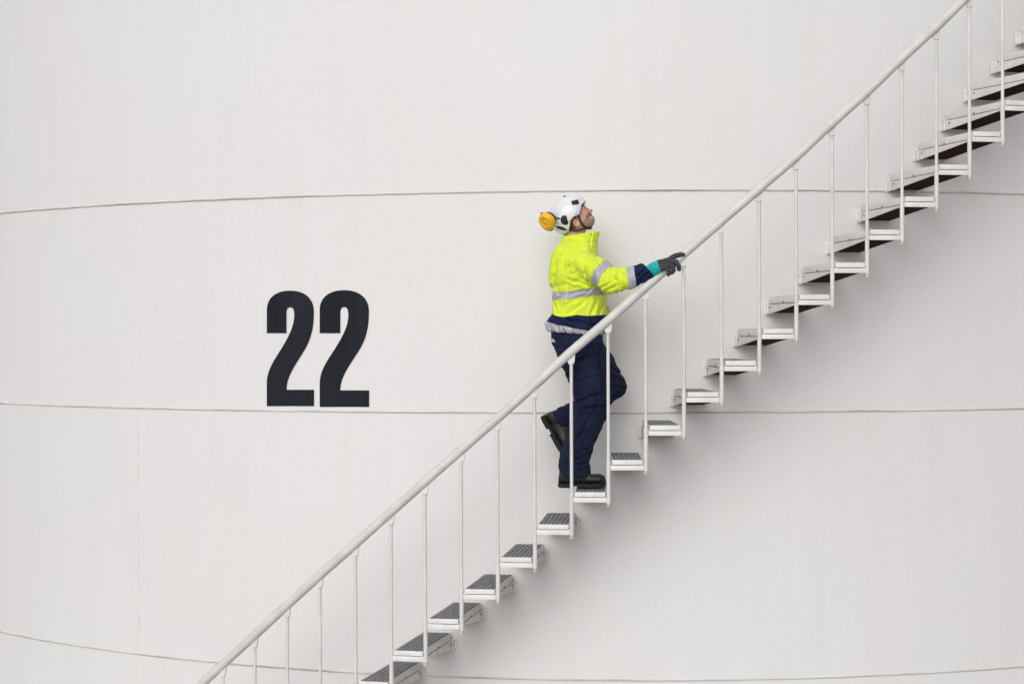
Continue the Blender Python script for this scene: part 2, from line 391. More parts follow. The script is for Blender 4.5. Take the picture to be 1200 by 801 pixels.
# ------------------------------------------------------------------ implicit surfaces for the person
def vnoise(P, seed=0):
    P = P.astype(np.float32); I = np.floor(P).astype(np.int64); f = P-I; f = f*f*(3-2*f)
    def h(ix, iy, iz):
        n = (ix*73856093) ^ (iy*19349663) ^ (iz*83492791) ^ (seed*2654435761)
        n = (n ^ (n >> 13))*1274126177 & 0x7fffffff
        n = (n ^ (n >> 16)) & 0xffff
        return n.astype(np.float32)/65535.0
    r = 0
    for a in (0,1):
        for b in (0,1):
            for c in (0,1):
                w = (f[...,0] if a else 1-f[...,0])*(f[...,1] if b else 1-f[...,1])*(f[...,2] if c else 1-f[...,2])
                r = r + w*h(I[...,0]+a, I[...,1]+b, I[...,2]+c)
    return r*2-1
def nets(fn, xs, ys, zs):
    xs, ys, zs = (np.asarray(v, np.float32) for v in (xs, ys, zs))
    B = 4; ci = [np.minimum(np.arange(0, len(v), B)+B//2, len(v)-1) for v in (xs, ys, zs)]
    Xc = np.meshgrid(xs[ci[0]], ys[ci[1]], zs[ci[2]], indexing='ij')
    Fc = fn(np.stack(Xc, -1)).astype(np.float32)             # coarse pass, then only the blocks near the surface
    thr = .018 + 1.0*B*math.sqrt(sum(float(np.diff(v).max())**2 for v in (xs, ys, zs)))
    up = lambda G: np.repeat(np.repeat(np.repeat(G, B, 0), B, 1), B, 2)[:len(xs), :len(ys), :len(zs)]
    F = up(Fc).copy(); near = up(np.abs(Fc) < thr)
    i, j, k = np.nonzero(near)
    F[i, j, k] = fn(np.stack((xs[i], ys[j], zs[k]), -1)).astype(np.float32)
    s = F < 0
    nx, ny, nz = F.shape
    cnt = np.zeros((nx-1, ny-1, nz-1), np.int8)
    for a in (0,1):
        for b in (0,1):
            for c in (0,1): cnt += s[a:nx-1+a, b:ny-1+b, c:nz-1+c]
    act = (cnt > 0) & (cnt < 8)
    ii, jj, kk = np.nonzero(act); idx = -np.ones(act.shape, np.int64); idx[act] = np.arange(len(ii))
    acc = np.zeros((len(ii), 3)); w = np.zeros(len(ii))
    co = [(a,b,c) for a in (0,1) for b in (0,1) for c in (0,1)]
    for p in co:
        for q in co:
            if p < q and sum(abs(p[t]-q[t]) for t in range(3)) == 1:
                f0 = F[ii+p[0], jj+p[1], kk+p[2]]; f1 = F[ii+q[0], jj+q[1], kk+q[2]]
                m = (f0 < 0) != (f1 < 0); t = np.where(m, f0/(f0-f1+1e-12), 0)
                A = np.stack((xs[ii+p[0]], ys[jj+p[1]], zs[kk+p[2]]), -1); B = np.stack((xs[ii+q[0]], ys[jj+q[1]], zs[kk+q[2]]), -1)
                acc += (A+(B-A)*t[:,None])*m[:,None]; w += m
    V = acc/w[:,None]; faces = []
    def quads(ch, a, b, c, d, flip):
        Q = np.stack((a, b, c, d), -1); ok = (Q >= 0).all(1); Q = Q[ok]; fl = flip[ok]
        Q[fl] = Q[fl][:, ::-1]; faces.append(Q)
    m = s[:-1,1:-1,1:-1] != s[1:,1:-1,1:-1]; i, j, k = np.nonzero(m); j += 1; k += 1
    quads(0, idx[i,j-1,k-1], idx[i,j,k-1], idx[i,j,k], idx[i,j-1,k], ~s[i,j,k])
    m = s[1:-1,:-1,1:-1] != s[1:-1,1:,1:-1]; i, j, k = np.nonzero(m); i += 1; k += 1
    quads(1, idx[i-1,j,k-1], idx[i-1,j,k], idx[i,j,k], idx[i,j,k-1], ~s[i,j,k])
    m = s[1:-1,1:-1,:-1] != s[1:-1,1:-1,1:]; i, j, k = np.nonzero(m); i += 1; j += 1
    quads(2, idx[i-1,j-1,k], idx[i,j-1,k], idx[i,j,k], idx[i-1,j,k], ~s[i,j,k])
    return V, np.concatenate(faces)
def relax(V, Q, it=2, lam=.5):
    e = np.concatenate([Q[:, [a, (a+1) % 4]] for a in range(4)]); 
    for _ in range(it):
        acc = np.zeros_like(V); c = np.zeros(len(V))
        for a, b in ((0,1),(1,0)):
            np.add.at(acc, e[:,a], V[e[:,b]]); np.add.at(c, e[:,a], 1)
        V = V*(1-lam) + lam*acc/np.maximum(c,1)[:,None]
    return V
def vnormals(V, Q):
    n = np.cross(V[Q[:,2]]-V[Q[:,0]], V[Q[:,3]]-V[Q[:,1]]); N = np.zeros_like(V)
    for a in range(4): np.add.at(N, Q[:,a], n)
    return N/np.maximum(np.linalg.norm(N, axis=1), 1e-12)[:,None]
def clip(V, Q, N, S, off=0.0):
    """the part of the surface where the scalar S > 0, cut exactly, pushed out by off"""
    W = V+N*off; out = []; nv = []; keep = {}; cut = {}
    def kv(i):
        if i not in keep: keep[i] = len(nv); nv.append(W[i])
        return keep[i]
    def cv(i, j):
        key = (i, j) if i < j else (j, i)
        if key not in cut:
            a, b = key; t = S[a]/(S[a]-S[b]); cut[key] = len(nv); nv.append(W[a]+(W[b]-W[a])*t)
        return cut[key]
    for q in Q[(S[Q] > 0).any(1)]:
        f = []
        for a in range(len(q)):
            i, j = int(q[a]), int(q[(a+1) % len(q)])
            if S[i] > 0: f.append(kv(i))
            if (S[i] > 0) != (S[j] > 0): f.append(cv(i, j))
        if len(f) >= 3: out.append(f)
    return np.array(nv), out
def smin(a, b, k):
    h = np.clip(.5+.5*(b-a)/k, 0, 1); return b*(1-h)+a*h-k*h*(1-h)
def smax(a, b, k): return -smin(-a, -b, k)
def cone(P, a, b, ra, rb, sq=None):
    a = np.array(a); b = np.array(b); d = b-a; t = np.clip(((P-a)@d)/(d@d), 0, 1)
    return np.linalg.norm(P-a-t[...,None]*d, axis=-1) - (ra+(rb-ra)*t)
def chain(P, pts, rad, k=.01):
    r = None
    for (a, b, ra, rb) in zip(pts, pts[1:], rad, rad[1:]):
        c = cone(P, a, b, ra, rb); r = c if r is None else smin(r, c, k)
    return r
def ell(P, c, r, ax=None):
    D = P-np.array(c)
    if ax is not None: D = D@np.array(ax).T
    D = D/np.array(r); L = np.linalg.norm(D, axis=-1)
    return (L-1)*min(r)
YB = -7.40                       # middle plane of the man
def A(px, py, y=YB): return np.array(at(px, py, y))
PXM = (CD+YB)/F_PX               # metres per photo pixel on that plane
def stack(P, rows, exp=2.0):
    """rows: (py, x_left, x_right, y_centre, half_depth); horizontal slices"""
    rows = [(A((r[1]+r[2])/2, r[0], r[3]), (r[2]-r[1])/2*(CD+r[3])/F_PX, r[4], r[3]) for r in rows][::-1]
    z = np.array([r[0][2] for r in rows]); Z = P[...,2]
    g = lambda v: np.interp(Z, z, v)
    cx = g([r[0][0] for r in rows]); a = g([r[1] for r in rows]); b = g([r[2] for r in rows]); cyy = g([r[3] for r in rows])
    q = (np.abs((P[...,0]-cx)/a)**exp + np.abs((P[...,1]-cyy)/b)**exp)**(1/exp)
    d = (q-1)*np.minimum(a, b)
    return np.maximum(d, np.maximum(z[0]-Z, Z-z[-1]))
def folds(P, dirv, seed, scale=(9, 9, 9), amp=.006):
    """long cloth folds: noise stretched along dirv"""
    d = np.array(dirv, float); d /= np.linalg.norm(d)
    t = P@d; Q = P-(t*(1-.22))[...,None]*d
    Q = Q+.03*np.stack([vnoise(P*7+11, seed+1), vnoise(P*7+29, seed+2), vnoise(P*7+47, seed+3)], -1)
    n = vnoise(Q*scale[0], seed); m = vnoise(Q*scale[0]*2.3+5, seed+7)
    c = lambda v, g: np.clip(1-np.abs(v)*g, 0, 1)
    return amp*(.85*c(n, 2.4) - .33 + .40*c(m, 2.6) - .14 - .9*n - .35*m)
def creases(P, lines, y_max):
    """pressed-in cloth creases with a soft roll on either side: (x0,y0,x1,y1,depth mm,width px) on the side y < y_max"""
    u, v = pix(P.reshape(-1, 3)); u = u.reshape(P.shape[:-1]); v = v.reshape(P.shape[:-1]); out = 0
    wv = 1.1*vnoise(P*22, 97)
    for (x0, y0, x1, y1, dep, w) in lines:
        dx, dy = x1-x0, y1-y0; L_ = math.hypot(dx, dy); t = ((u-x0)*dx+(v-y0)*dy)/L_/L_
        q = ((u-x0)*dy-(v-y0)*dx)/L_ + wv + 2.0*np.sin(t*math.pi)*(.5-hsh(x0+y1))
        e = np.clip(t, 0, 1); end = np.exp(-((t-e)*L_/3)**2)*np.sin(np.pi*(.12+.76*e))
        g = np.exp(-(q/w)**2) - .65*np.exp(-((q-1.9*w)/(1.1*w))**2) - .25*np.exp(-((q+1.9*w)/(1.1*w))**2)
        out = out + dep*.001*g*end
    return 1.45*out*(P[...,1] < y_max)
def box_grid(lo, hi, h): return [np.arange(lo[i], hi[i]+h, h) for i in range(3)]
def pix(V):                       # photo coordinates of points (to lay out tapes and panels measured on the photo)
    D = V-np.array(CAM); u = D@np.array(CR); v = D@np.array(CU); w = D@np.array(FW)
    return 600+F_PX*u/w, 400.5-F_PX*v/w

feet = A(682, 574, YB-.03); person = empty('person', Vector((feet[0], YB, feet[2])))
tag(person, 'worker in yellow jacket, navy trousers and white helmet climbing the stairs, looking up', 'person')

# ---- head frame
HT = math.radians(38)
HF = np.array((math.cos(HT), 0, math.sin(HT))); HU = np.array((-math.sin(HT), 0, math.cos(HT))); HS = np.array((0, -1, 0))
HO = A(672.8, 255.5)
def H(f, u, s=0.0): return HO+HF*f+HU*u+HS*s
HAX = np.stack((HF, HU, HS))
def hl(P): return (P-HO)@HAX.T
# ---- joints
shN, elN, wrN = A(684, 309, YB-.165), A(717, 329, YB-.27), A(769, 314, YB-.325)
shF, elF, wrF = A(680, 309, YB+.17), A(670, 346, YB+.27), A(690, 366, YB+.23)
def body_f(P):
    L = hl(P); f, u, s = L[...,0], L[...,1], L[...,2]
    h = ell(L, (-.004, .040, 0), (.098, .102, .077))
    h = smin(h, ell(L, (.038, -.030, 0), (.060, .078, .056)), .03)
    h = smin(h, ell(L, (.060, -.078, 0), (.034, .026, .034)), .025)          # chin
    h = smin(h, cone(L, (-.01,-.052,.046), (.058,-.086,.018), .016, .014), .02)
    h = smin(h, cone(L, (-.01,-.052,-.046), (.058,-.086,-.018), .016, .014), .02)
    h = smin(h, ell(L, (.084, .030, 0), (.015, .012, .045)), .015)          # brow
    h = smin(h, cone(L, (.088, .012, 0), (.110, -.028, 0), .0075, .0105), .010)
    for q in (-1, 1): h = smin(h, ell(L, (.103, -.032, q*.011), (.0085, .007, .008)), .006)
    h = smax(h, -ell(L, (.099, .008, .031), (.014, .010, .014)), .010); h = smax(h, -ell(L, (.099, .008, -.031), (.014, .010, .014)), .010)
    for q in (-1, 1):
        h = smin(h, ell(L, (.077, .006, q*.030), (.012, .010, .012)), .003)  # eyeball and lids
        h = smin(h, ell(L, (.068, -.022, q*.036), (.020, .018, .016)), .018) # cheek
        ear = ell(L, (-.010, -.036, q*.076), (.018, .031, .009))
        ear = smax(ear, -ell(L, (-.006, -.034, q*.087), (.009, .018, .010)), .004)
        h = smin(h, ear, .006)
    h = smin(h, ell(L, (.094, -.055, 0), (.008, .0065, .022)), .006)
    h = smin(h, ell(L, (.092, -.067, 0), (.008, .0065, .019)), .005)
    h = smax(h, -ell(L, (.104, -.0612, 0), (.008, .0016, .022)), .003)
    neck = cone(P, H(-.025, -.045), A(674, 290), .060, .066)
    h = smin(h, neck, .02)
    t = stack(P, [(283,668,690,YB,.07),(292,660,696,YB,.10),(305,656,698,YB,.18),(340,654,702,YB,.15),(370,656,700,YB,.13),(400,654,700,YB,.15),(420,660,702,YB,.15)])
    b = smin(h, t, .03)
    b = smin(b, chain(P, [shN, elN, wrN, A(776,310,YB-.335)], [.045,.038,.027,.024]), .03)
    b = smin(b, chain(P, [shF, elF, wrF, A(694,371,YB+.22)], [.045,.038,.027,.024]), .03)
    b = smin(b, chain(P, [A(682,402,YB-.09), A(694,470,YB-.095), A(671,545,YB-.088), A(668,553,YB-.088)], [.075,.052,.033,.030]), .03)
    b = smin(b, chain(P, [A(684,400,YB+.09), A(719,451,YB+.11), A(660,488,YB+.10), A(650,494,YB+.10)], [.075,.05,.034,.030]), .03)
    return b
def fine_axis(lo, hi, a, b, hc, hf):
    return np.unique(np.round(np.concatenate([np.arange(lo, a, hc), np.arange(a, b, hf), np.arange(b, hi+hc, hc)]), 5))
hx, hy, hz_ = HO
V, Q = nets(body_f, fine_axis(A(632,0)[0], A(785,0)[0], hx-.13, hx+.16, .009, .0028),
            fine_axis(YB-.40, YB+.36, YB-.11, YB+.11, .009, .0028),
            fine_axis(A(0,580)[2], hz_+.18, hz_-.15, hz_+.16, .009, .0028))
V = relax(V, Q, 1, .4)
from_arr('body', V, Q, M_SKIN, person)
NB = vnormals(V, Q); L = hl(V)
# hair below the helmet line, stubble, brows
side = np.abs(L[:,2])
S = np.minimum.reduce([.012-L[:,0]+.25*(L[:,1]), L[:,1]+.075+.3*np.minimum(L[:,0],0)+.0*side, .09+L[:,0]*0+.02-np.abs(L[:,1]-.02)*.9, np.where(side>.03, 1, np.where(L[:,0]<-.03,1,-1))*.01+.0*side])
ear_d = np.sqrt(((L[:,0]+.010)/.023)**2+((L[:,1]+.036)/.036)**2)-1
S = np.minimum(S, np.where(side > .055, ear_d*.02, .01)); 
hv, hf = clip(V, Q, NB, S, .004); hair = from_arr('hair', hv, hf, M_HAIR, person)
ns = .010*vnoise(V*55, 21)
S = ns+np.minimum.reduce([L[:,0]-.012, .0-.043-L[:,1]+.30*(L[:,0]-.06), L[:,1]+.125, (np.sqrt(((L[:,0]-.100)/.014)**2+((L[:,1]+.061)/.0085)**2)-1)*.01])
sv, sf = clip(V, Q, NB, S, .0010)
if len(sf): from_arr('beard_stubble', sv, sf, M_STUB, person)
S = .0055-np.hypot((L[:,0]-.096)*.45, (L[:,1]+.0495))-.12*np.maximum(side-.022,0)
sv, sf = clip(V, Q, NB, S, .0022)
if len(sf): from_arr('moustache', sv, sf, M_HAIR, person)
for q in (-1, 1):
    S = np.minimum(.0048-np.abs(L[:,1]-.0245-.15*(.03-np.abs(L[:,2]-q*.03))), .018-np.abs(L[:,2]-q*.033)); S = np.where(L[:,0] > .04, S, -1)
    sv, sf = clip(V, Q, NB, S, .0025)
    if len(sf): from_arr('eyebrow', sv, sf, M_HAIR, person)
    S = np.where(L[:,0] > .04, .0045-np.hypot(L[:,1]-.0055, (L[:,2]-q*.031)*.6), -1)
    sv, sf = clip(V, Q, NB, S, .0012)
    if len(sf): from_arr('eye', sv, sf, M_EYE, person)

# ---- jacket
def jacket_f(P):
    t = stack(P, [(279,660,697,YB,.085),(284,656,699,YB,.115),(290,652,700,YB,.150),(297,649.5,701,YB,.180),(306,647,704,YB,.195),(318,646,708,YB,.192),(332,646.3,710,YB,.185),(346,647,710.5,YB,.180),
                   (360,647.5,711,YB,.178),(368,647,711,YB,.180),(374,644,711,YB,.186),(379,640.8,709,YB,.190),(386,641.5,707,YB,.188),(391.5,644,706,YB,.184)], 2.25)
    Z = P[...,2]
    up = chain(P, [shN+np.array((0,0,-.004)), A(700,318,YB-.215), elN, A(737,326,YB-.285), A(751,320.5,YB-.305), A(772,314,YB-.325)], [.078,.080,.079,.064,.053,.044], .02)
    # zig-zag compression folds on the sleeve
    ax = (wrN-elN)/np.linalg.norm(wrN-elN); tt = (P-elN)@ax
    up = up + .0045*np.sin(tt*95+6*vnoise(P*9, 3))*np.exp(-((tt-.045)/.07)**2) + .0028*np.sin(tt*150+5*vnoise(P*8, 4))*np.exp(-((tt-.20)/.07)**2)
    up = up + folds(P, elN-shN, 31, (13,), .0085)*np.clip(1-np.maximum(tt,0)*4, .2, 1)
    up = up + creases(P, [(690,302,697,328,7,1.8),(697,298,708,318,5,1.7),(703,338,716,330,8,1.5),(710,341,724,334,8,1.5),(716,322,727,338,6,1.5),(724,317,733,324,6,1.4),(728,334,722,322,5,1.3),(684,312,692,334,7,1.8),
         (746,324,758,313,7,1.2),(750,329,762,318,7,1.2),(748,316,753,330,5,1.2)], YB-.08)
    upF = chain(P, [shF, elF, wrF], [.078,.068,.046], .02) + folds(P, elF-shF, 35, (12,), .006)
    # body folds: gathered above the hem, fanning from under the arm
    fo = folds(P, (.25,0,1), 11, (8,), .0085) + folds(P, (1,.0,.30), 13, (10,), .009)*np.exp(-((Z-A(0,338)[2])/.13)**2)
    hemz = A(0,384)[2]
    fo = fo + folds(P, (1,0,-.22), 17, (9,), .010)*np.exp(-((Z-hemz)/.07)**2)
    t = t + 1.35*fo + creases(P, [(700,330,686,345,7,1.5),(662,345,650,352,5,1.6),(668,310,662,345,5,2.2),(692,336,664,326,9,1.7),(690,340,668,345,7,1.5),(694,330,680,314,8,1.6),(664,300,655,330,5,2.4),(672,288,660,300,4,2.0),(686,352,662,371,8,1.9),(674,352,653,364,7,1.7),
         (700,352,690,372,6,1.7),(708,356,702,372,5,1.4),(650,300,652,335,4,1.8),(648,352,652,366,6,1.6),(656,373,690,381,10,1.8),(648,371,668,383,9,1.6),(688,371,698,384,6,1.6),
         (645,381,649,390,9,1.2),(653,383,656,391,9,1.2),(661,384,665,393,8,1.2),(672,386,674,394,7,1.3),(681,388,683,395,6,1.3)], YB-.02)
    cn = np.array((.75,0,.62)); cn /= np.linalg.norm(cn); ca_ = A(761.5,318,YB-.31)
    up = np.maximum(up, (P-ca_)@cn)
    d = smin(t, up, .012); d = smin(d, upF, .015)
    # hem lower in front: trim off the rear corner below the hem line
    hem0, hem1 = A(641,387), A(706,393.5); sl = (hem1[2]-hem0[2])/(hem1[0]-hem0[0])
    hemn = hem0[2]+(P[...,0]-hem0[0])*sl + .006*vnoise(P*np.array((26,26,0.))+3, 51)
    d = np.maximum(d, hemn-Z)
    # collar: stand-up tube leaning forward
    ca, cb = A(678,287), A(680.5,275.0); ax = (cb-ca)/np.linalg.norm(cb-ca)
    r = P-ca; tt = r@ax; 
    cx = (P[...,0]-(ca[0]+(cb[0]-ca[0])*tt/np.linalg.norm(cb-ca)))
    rad = np.sqrt((cx/.112)**2+((P[...,1]-YB)/.088)**2)
    outer = (rad-1)*.088
    topz = A(658,277.5)[2] + (P[...,0]-A(658,0)[0])*((A(701,271)[2]-A(658,277.5)[2])/(A(701,0)[0]-A(658,0)[0]))
    col = np.maximum(outer, np.maximum(P[...,2]-topz, A(0,292)[2]-P[...,2]))
    d = smin(d, col, .012)
    d = d + .0022*vnoise(P*30, 61)
    d = d + creases(P, [(660,287,697,284,6,1.5),(665,279,672,290,4,1.5),(694,273,691,289,5,1.0),(676,276,690,288,4,1.6)], YB)
    inner = np.maximum((rad-.93)*.088, A(0,281)[2]-P[...,2])
    return np.maximum(d, -inner)
lo = (A(634,0)[0], YB-.46, A(0,398)[2]); hi = (A(772,0)[0], YB+.40, A(0,266)[2])
JV, JQ = nets(jacket_f, *box_grid(lo, hi, .0048)); JV = relax(JV, JQ, 1, .4); JN = vnormals(JV, JQ)
jacket = from_arr('jacket', JV, JQ, M_YEL, person)
px, py = pix(JV)
# separate sleeve from torso by the field of each
ax = elN-shN; dA = cone(JV, A(697,317,YB-.20), elN, .08, .08); 
t_up = ((JV-shN)@ax)/(ax@ax); fa = wrN-elN; t_fo = ((JV-elN)@fa)/(fa@fa)
dArm = np.minimum(cone(JV, shN, elN, .078, .079), cone(JV, elN, wrN, .075, .046))
isarm = np.where(JV[:,1] < YB, .022-dArm, -1)
torso_s = stack(JV, [(285,655,700,YB,.13),(306,647,704,YB,.195),(332,644,710,YB,.185),(360,647,711,YB,.178),(392,641,708,YB,.186)], 2.25)
# chest tape
line = np.interp(px, [640,650,665,680,695,712], [346,346.4,346,343.6,341.8,342.5])
wid = np.interp(px, [640,665,690,712], [4.6,4.8,4.6,2.8])
S = np.minimum(wid-np.abs(py-line), np.where(torso_s < .018, 1, -1)*np.maximum(.2, np.abs(.018-torso_s)*150))
S = np.minimum(S, (dArm-.012)*200)
v_, f_ = clip(JV, JQ, JN, S, .0016); from_arr('reflective_band', v_, f_, M_REFL, jacket)
# sleeve tapes, square to each limb
def limb_tape(a, b, t0, t1):
    a = np.array(a); b = np.array(b); d = (b-a)/np.linalg.norm(b-a); L_ = np.linalg.norm(b-a); t = ((JV-a)@d)/L_
    r = np.linalg.norm(JV-a-((JV-a)@d)[:,None]*d, axis=1)
    return np.minimum(np.minimum(t-t0, t1-t)*L_, .112-r)
S = limb_tape(A(684,308,YB-.165), A(726,334,YB-.275), .46, .67)
S = np.minimum(S, np.where((torso_s > .006), 1, -1)*.01)
v_, f_ = clip(JV, JQ, JN, S, .0016); from_arr('reflective_band', v_, f_, M_REFL, jacket)
fa0, fa1 = elN, A(769,316,YB-.325)
tq = lambda x: (x-717)/(769-717)
# the bands are measured along photo x on the forearm
isfore = np.where((dArm < .05) & (JV[:,1] < YB-.17), 1.0, -1.0)
lean = px-(py-326)*.13
S = np.minimum(np.minimum(lean-735.2, 744.6-lean), isfore*5)
v_, f_ = clip(JV, JQ, JN, S, .0016); from_arr('reflective_band', v_, f_, M_REFL, jacket)
S = np.minimum(lean-744.6, isfore*5)
v_, f_ = clip(JV, JQ, JN, S, .0012); from_arr('navy_cuff', v_, f_, M_NAVY, jacket)
# far sleeve end
S = np.where((JV[:,1] > YB+.12), .075-np.linalg.norm(JV-wrF, axis=1), -1)
v_, f_ = clip(JV, JQ, JN, S, .0012); from_arr('navy_cuff', v_, f_, M_NAVY, jacket)
# navy lower panel and rumpled hem tape
line = np.interp(px, [636,646,652,660,668,676,690,712], [366,367.2,370,371.5,370.2,368.8,370,368.6])
S = np.minimum(py-line, np.where(torso_s < .035, 5, -5))
v_, f_ = clip(JV, JQ, JN, S, .0011); from_arr('navy_panel', v_, f_, M_NAVY, jacket)
line = np.interp(px, [636,642,650,658,670,682,694,710], [375.5,377,379.5,381.5,384,386.4,387.5,387])
S = np.minimum(py-line, np.where(torso_s < .035, 5, -5))
v_, f_ = clip(JV, JQ, JN, S, .0034); from_arr('reflective_band', v_, f_, M_REFL, jacket)
# front placket line, shoulder piping, gold tab, piping thread
bm = bmesh.new()
tr = lambda pts, y: [Vector(A(x, y_, yy)) - person.location for (x, y_, yy) in pts]
add_tube(bm, tr([(712,359,YB-.03),(713.5,364,YB-.03),(714,369,YB-.03),(712.5,371.5,YB-.03)], 0), [.006,.008,.009,.006], 8)
bm2 = bm; o = from_bm('pull_tab', bm2, M_TAB, jacket, True)

# ---- trousers
def trou_f(P):
    pel = stack(P, [(383,646,703,YB,.150),(390,645.5,705,YB,.160),(400,646,707,YB,.168),(412,652,709,YB,.166),(424,657,709,YB,.155),(434,664,706,YB,.10)], 2.2)
    yn = YB-.092
    near = stack(P, [(402,649,707,yn,.085),(412,653,707.5,yn,.102),(422,657,708,yn,.106),(432,661.5,709,yn,.106),(442,665,710.5,yn,.104),(452,669,711.5,yn,.102),(462,673,712,yn,.100),(472,675.5,711.5,yn,.098),(482,674,710,yn,.096),
                     (492,671,707.5,yn,.093),(502,668,704,yn,.090),(512,664.5,699.5,yn,.087),(522,661,695,yn,.083),(532,657.5,690.5,yn,.080),(542,655.5,687.5,yn+.004,.078),(550,655,687.5,yn+.004,.077),(557,655,690,yn+.004,.076)], 2.1)
    Z = P[...,2]
    fo = folds(P, (.35,0,1), 71, (9,), .009) + folds(P, (1,0,.45), 75, (11,), .013)*np.exp(-((Z-A(0,478)[2])/.10)**2)
    fo = fo + folds(P, (.8,0,-.6), 79, (10,), .009)*np.exp(-((Z-A(0,540)[2])/.12)**2)
    near = near + 1.0*fo + creases(P, [(655,425,692,418,6,1.8),(703,404,700,470,6,1.1),(662,436,680,446,6,1.6),(668,450,700,440,6,1.7),(674,470,700,462,9,1.6),(676,478,706,476,7,1.6),(680,470,684,500,8,1.7),(700,474,684,506,8,1.8),
         (690,490,674,518,6,2.0),(670,515,695,503,6,1.8),(660,524,682,519,5,1.8),(672,534,689,525,6,1.6),(656,541,678,544,6,1.5),(672,548,689,540,6,1.4),(664,500,662,528,4,2.0),(668,505,690,530,6,1.6),(650,408,690,403,5,1.6),(657,418,668,440,5,1.5)], YB-.05)
    yf = YB+.10
    far = chain(P, [A(682,402,YB+.07), A(702,425,yf), A(719.5,452,yf+.005), A(694,474,yf), A(650,493,yf)], [.100,.098,.078,.078,.062], .02)
    far = far + folds(P, (.6,0,-1), 83, (10,), .009) + folds(P, (.6,0,.7), 87, (12,), .006)
    d = smin(pel+folds(P, (1,0,-.3), 91, (9,), .006), near, .02); d = smin(d, far, .012)
    d = d + creases(P, [(712,425,730,440,7,1.7),(712,438,731,450,6,1.6),(715,452,733,456,8,1.6),(716,466,728,462,7,1.5),(652,480,662,492,8,1.5),(660,474,668,488,6,1.5)], YB+.30)*(P[...,1] > YB)
    # square trouser ends
    d = np.maximum(d, A(0,556.5)[2]-Z)
    n = np.array((-.86, 0, -.50)); n /= np.linalg.norm(n)
    cutp = (P-A(653.5,493,yf))@n; d = np.where((P[...,1] > YB-.02) & (P[...,0] < A(676,0)[0]) & (Z < A(0,455)[2]), np.maximum(d, cutp), d)
    return d + .0018*vnoise(P*34, 63)
lo = (A(630,0)[0], YB-.30, A(0,566)[2]); hi = (A(745,0)[0], YB+.27, A(0,376)[2])
TV, TQ = nets(trou_f, *box_grid(lo, hi, .0048)); TV = relax(TV, TQ, 1, .4); TN = vnormals(TV, TQ)
trousers = from_arr('trousers', TV, TQ, M_TROU, person)
px, py = pix(TV); nearside = np.where(TV[:,1] < YB-.11, 5, -5.)
def panel(name, poly_l, m, off):
    # convex polygon given clockwise in photo coordinates
    S = np.minimum(nearside, 5)
    n = len(poly_l)
    for i in range(n):
        (x0, y0_), (x1, y1_) = poly_l[i], poly_l[(i+1) % n]
        ll = math.hypot(x1-x0, y1_-y0_); S = np.minimum(S, ((x1-x0)*(py-y0_)-(y1_-y0_)*(px-x0))/ll)
    v_, f_ = clip(TV, TQ, TN, S, off)
    if len(f_):
        o = from_arr(name, v_, f_, m, trousers)
        md = o.modifiers.new('thickness', 'SOLIDIFY'); md.thickness = off*1.2; md.offset = -1
panel('cargo_pocket', [(676,424),(701,424),(704,461),(679,461)], M_TROU, .006)
panel('pocket_flap', [(675,420),(701.5,420),(702.5,430),(676,430)], M_TROU, .010)
panel('knee_patch', [(685,464),(711,464),(711,473),(685,473)], M_TROU, .005)
S = np.minimum.reduce([px-644, 649.5-px+(py-396)*0.25, (py-395.5)-(px-645)*.45, 401.5-py+(px-650)*.2])
S = np.where(TV[:,1] < YB+.1, S, -1); v_, f_ = clip(TV, TQ, TN, S, .003)
if len(f_): from_arr('reflective_tag', v_, f_, M_REFL, trousers)

# ---- helmet
HC = np.array((-.010, .034, 0.)); HR = np.array((.127, .122, .116))
def low(f, s):                   # lower rim of the shell as a function of forward distance
    return np.interp(f, [-.14,-.118,-.075,-.060,-.028,.0,.035,.085,.13], [-.030,-.046,-.050,-.034,-.004,.001,-.008,.030,.036])
def helm_f(P):
    L = hl(P); f, u, s = L[...,0], L[...,1], L[...,2]
    D = (L-HC)/HR; r = np.linalg.norm(D, axis=-1)
    e = (r-1)*.118
    e = smin(e, ell(L, (.055,.070,0), (.062,.052,.080)), .02)                # fuller forehead
    e = smin(e, ell(L, (-.075,.005,0), (.056,.058,.086)), .03)
    e = e - .0035*np.exp(-(s/.022)**2)*(u > .05)                              # crown ridge
    q = np.sqrt(((f+.022)/.078)**2+((u-.045)/.050)**2); e = e - .0050/(1+np.exp((q-1)*40))*(np.abs(s) > .04)
    peak = ell(L, (.098,.040,0), (.022,.008,.070)); e = smin(e, peak, .008)
    hollow = -((np.linalg.norm((L-np.array((-.010,.026,0.)))/np.array((.113,.108,.103)), axis=-1)-1)*.105)
    d = np.maximum(e, low(f, s)-u)
    return np.maximum(d, hollow)
gl = A(636,0)[0]
VH, QH = nets(helm_f, np.arange(hx-.19, hx+.17, .0027), np.arange(YB-.14, YB+.14, .0027), np.arange(hz_-.17, hz_+.20, .0027))
VH = relax(VH, QH, 1, .4); NH = vnormals(VH, QH)
helmet = from_arr('helmet', VH, QH, M_HELM, person)
LH = hl(VH); outw = np.einsum('ij,ij->i', NH@HAX.T, (LH-HC))  # outward-facing
def vent(fn, m=M_BLK, name='vent', off=.0012):
    for q in (1, -1):
        S = np.where((outw > 0) & (LH[:,2]*q > .02), fn(LH[:,0], LH[:,1]), -1)
        v_, f_ = clip(VH, QH, NH, S, off)
        if len(f_): from_arr(name, v_, f_, m, helmet)
vent(lambda f, u: np.minimum.reduce([.023-np.abs(f-.062-(u-.064)*.35), .016-np.abs(u-.068+(f-.06)*.45)]))
vent(lambda f, u: np.minimum(.027-np.hypot(f+.055, (u-.018)*.9), .013-((f+.055)*.8-(u-.018)*.35)))
vent(lambda f, u: 1-np.hypot((f+.104+(u+.004)*.6)/.0105, (u+.006)/.030))
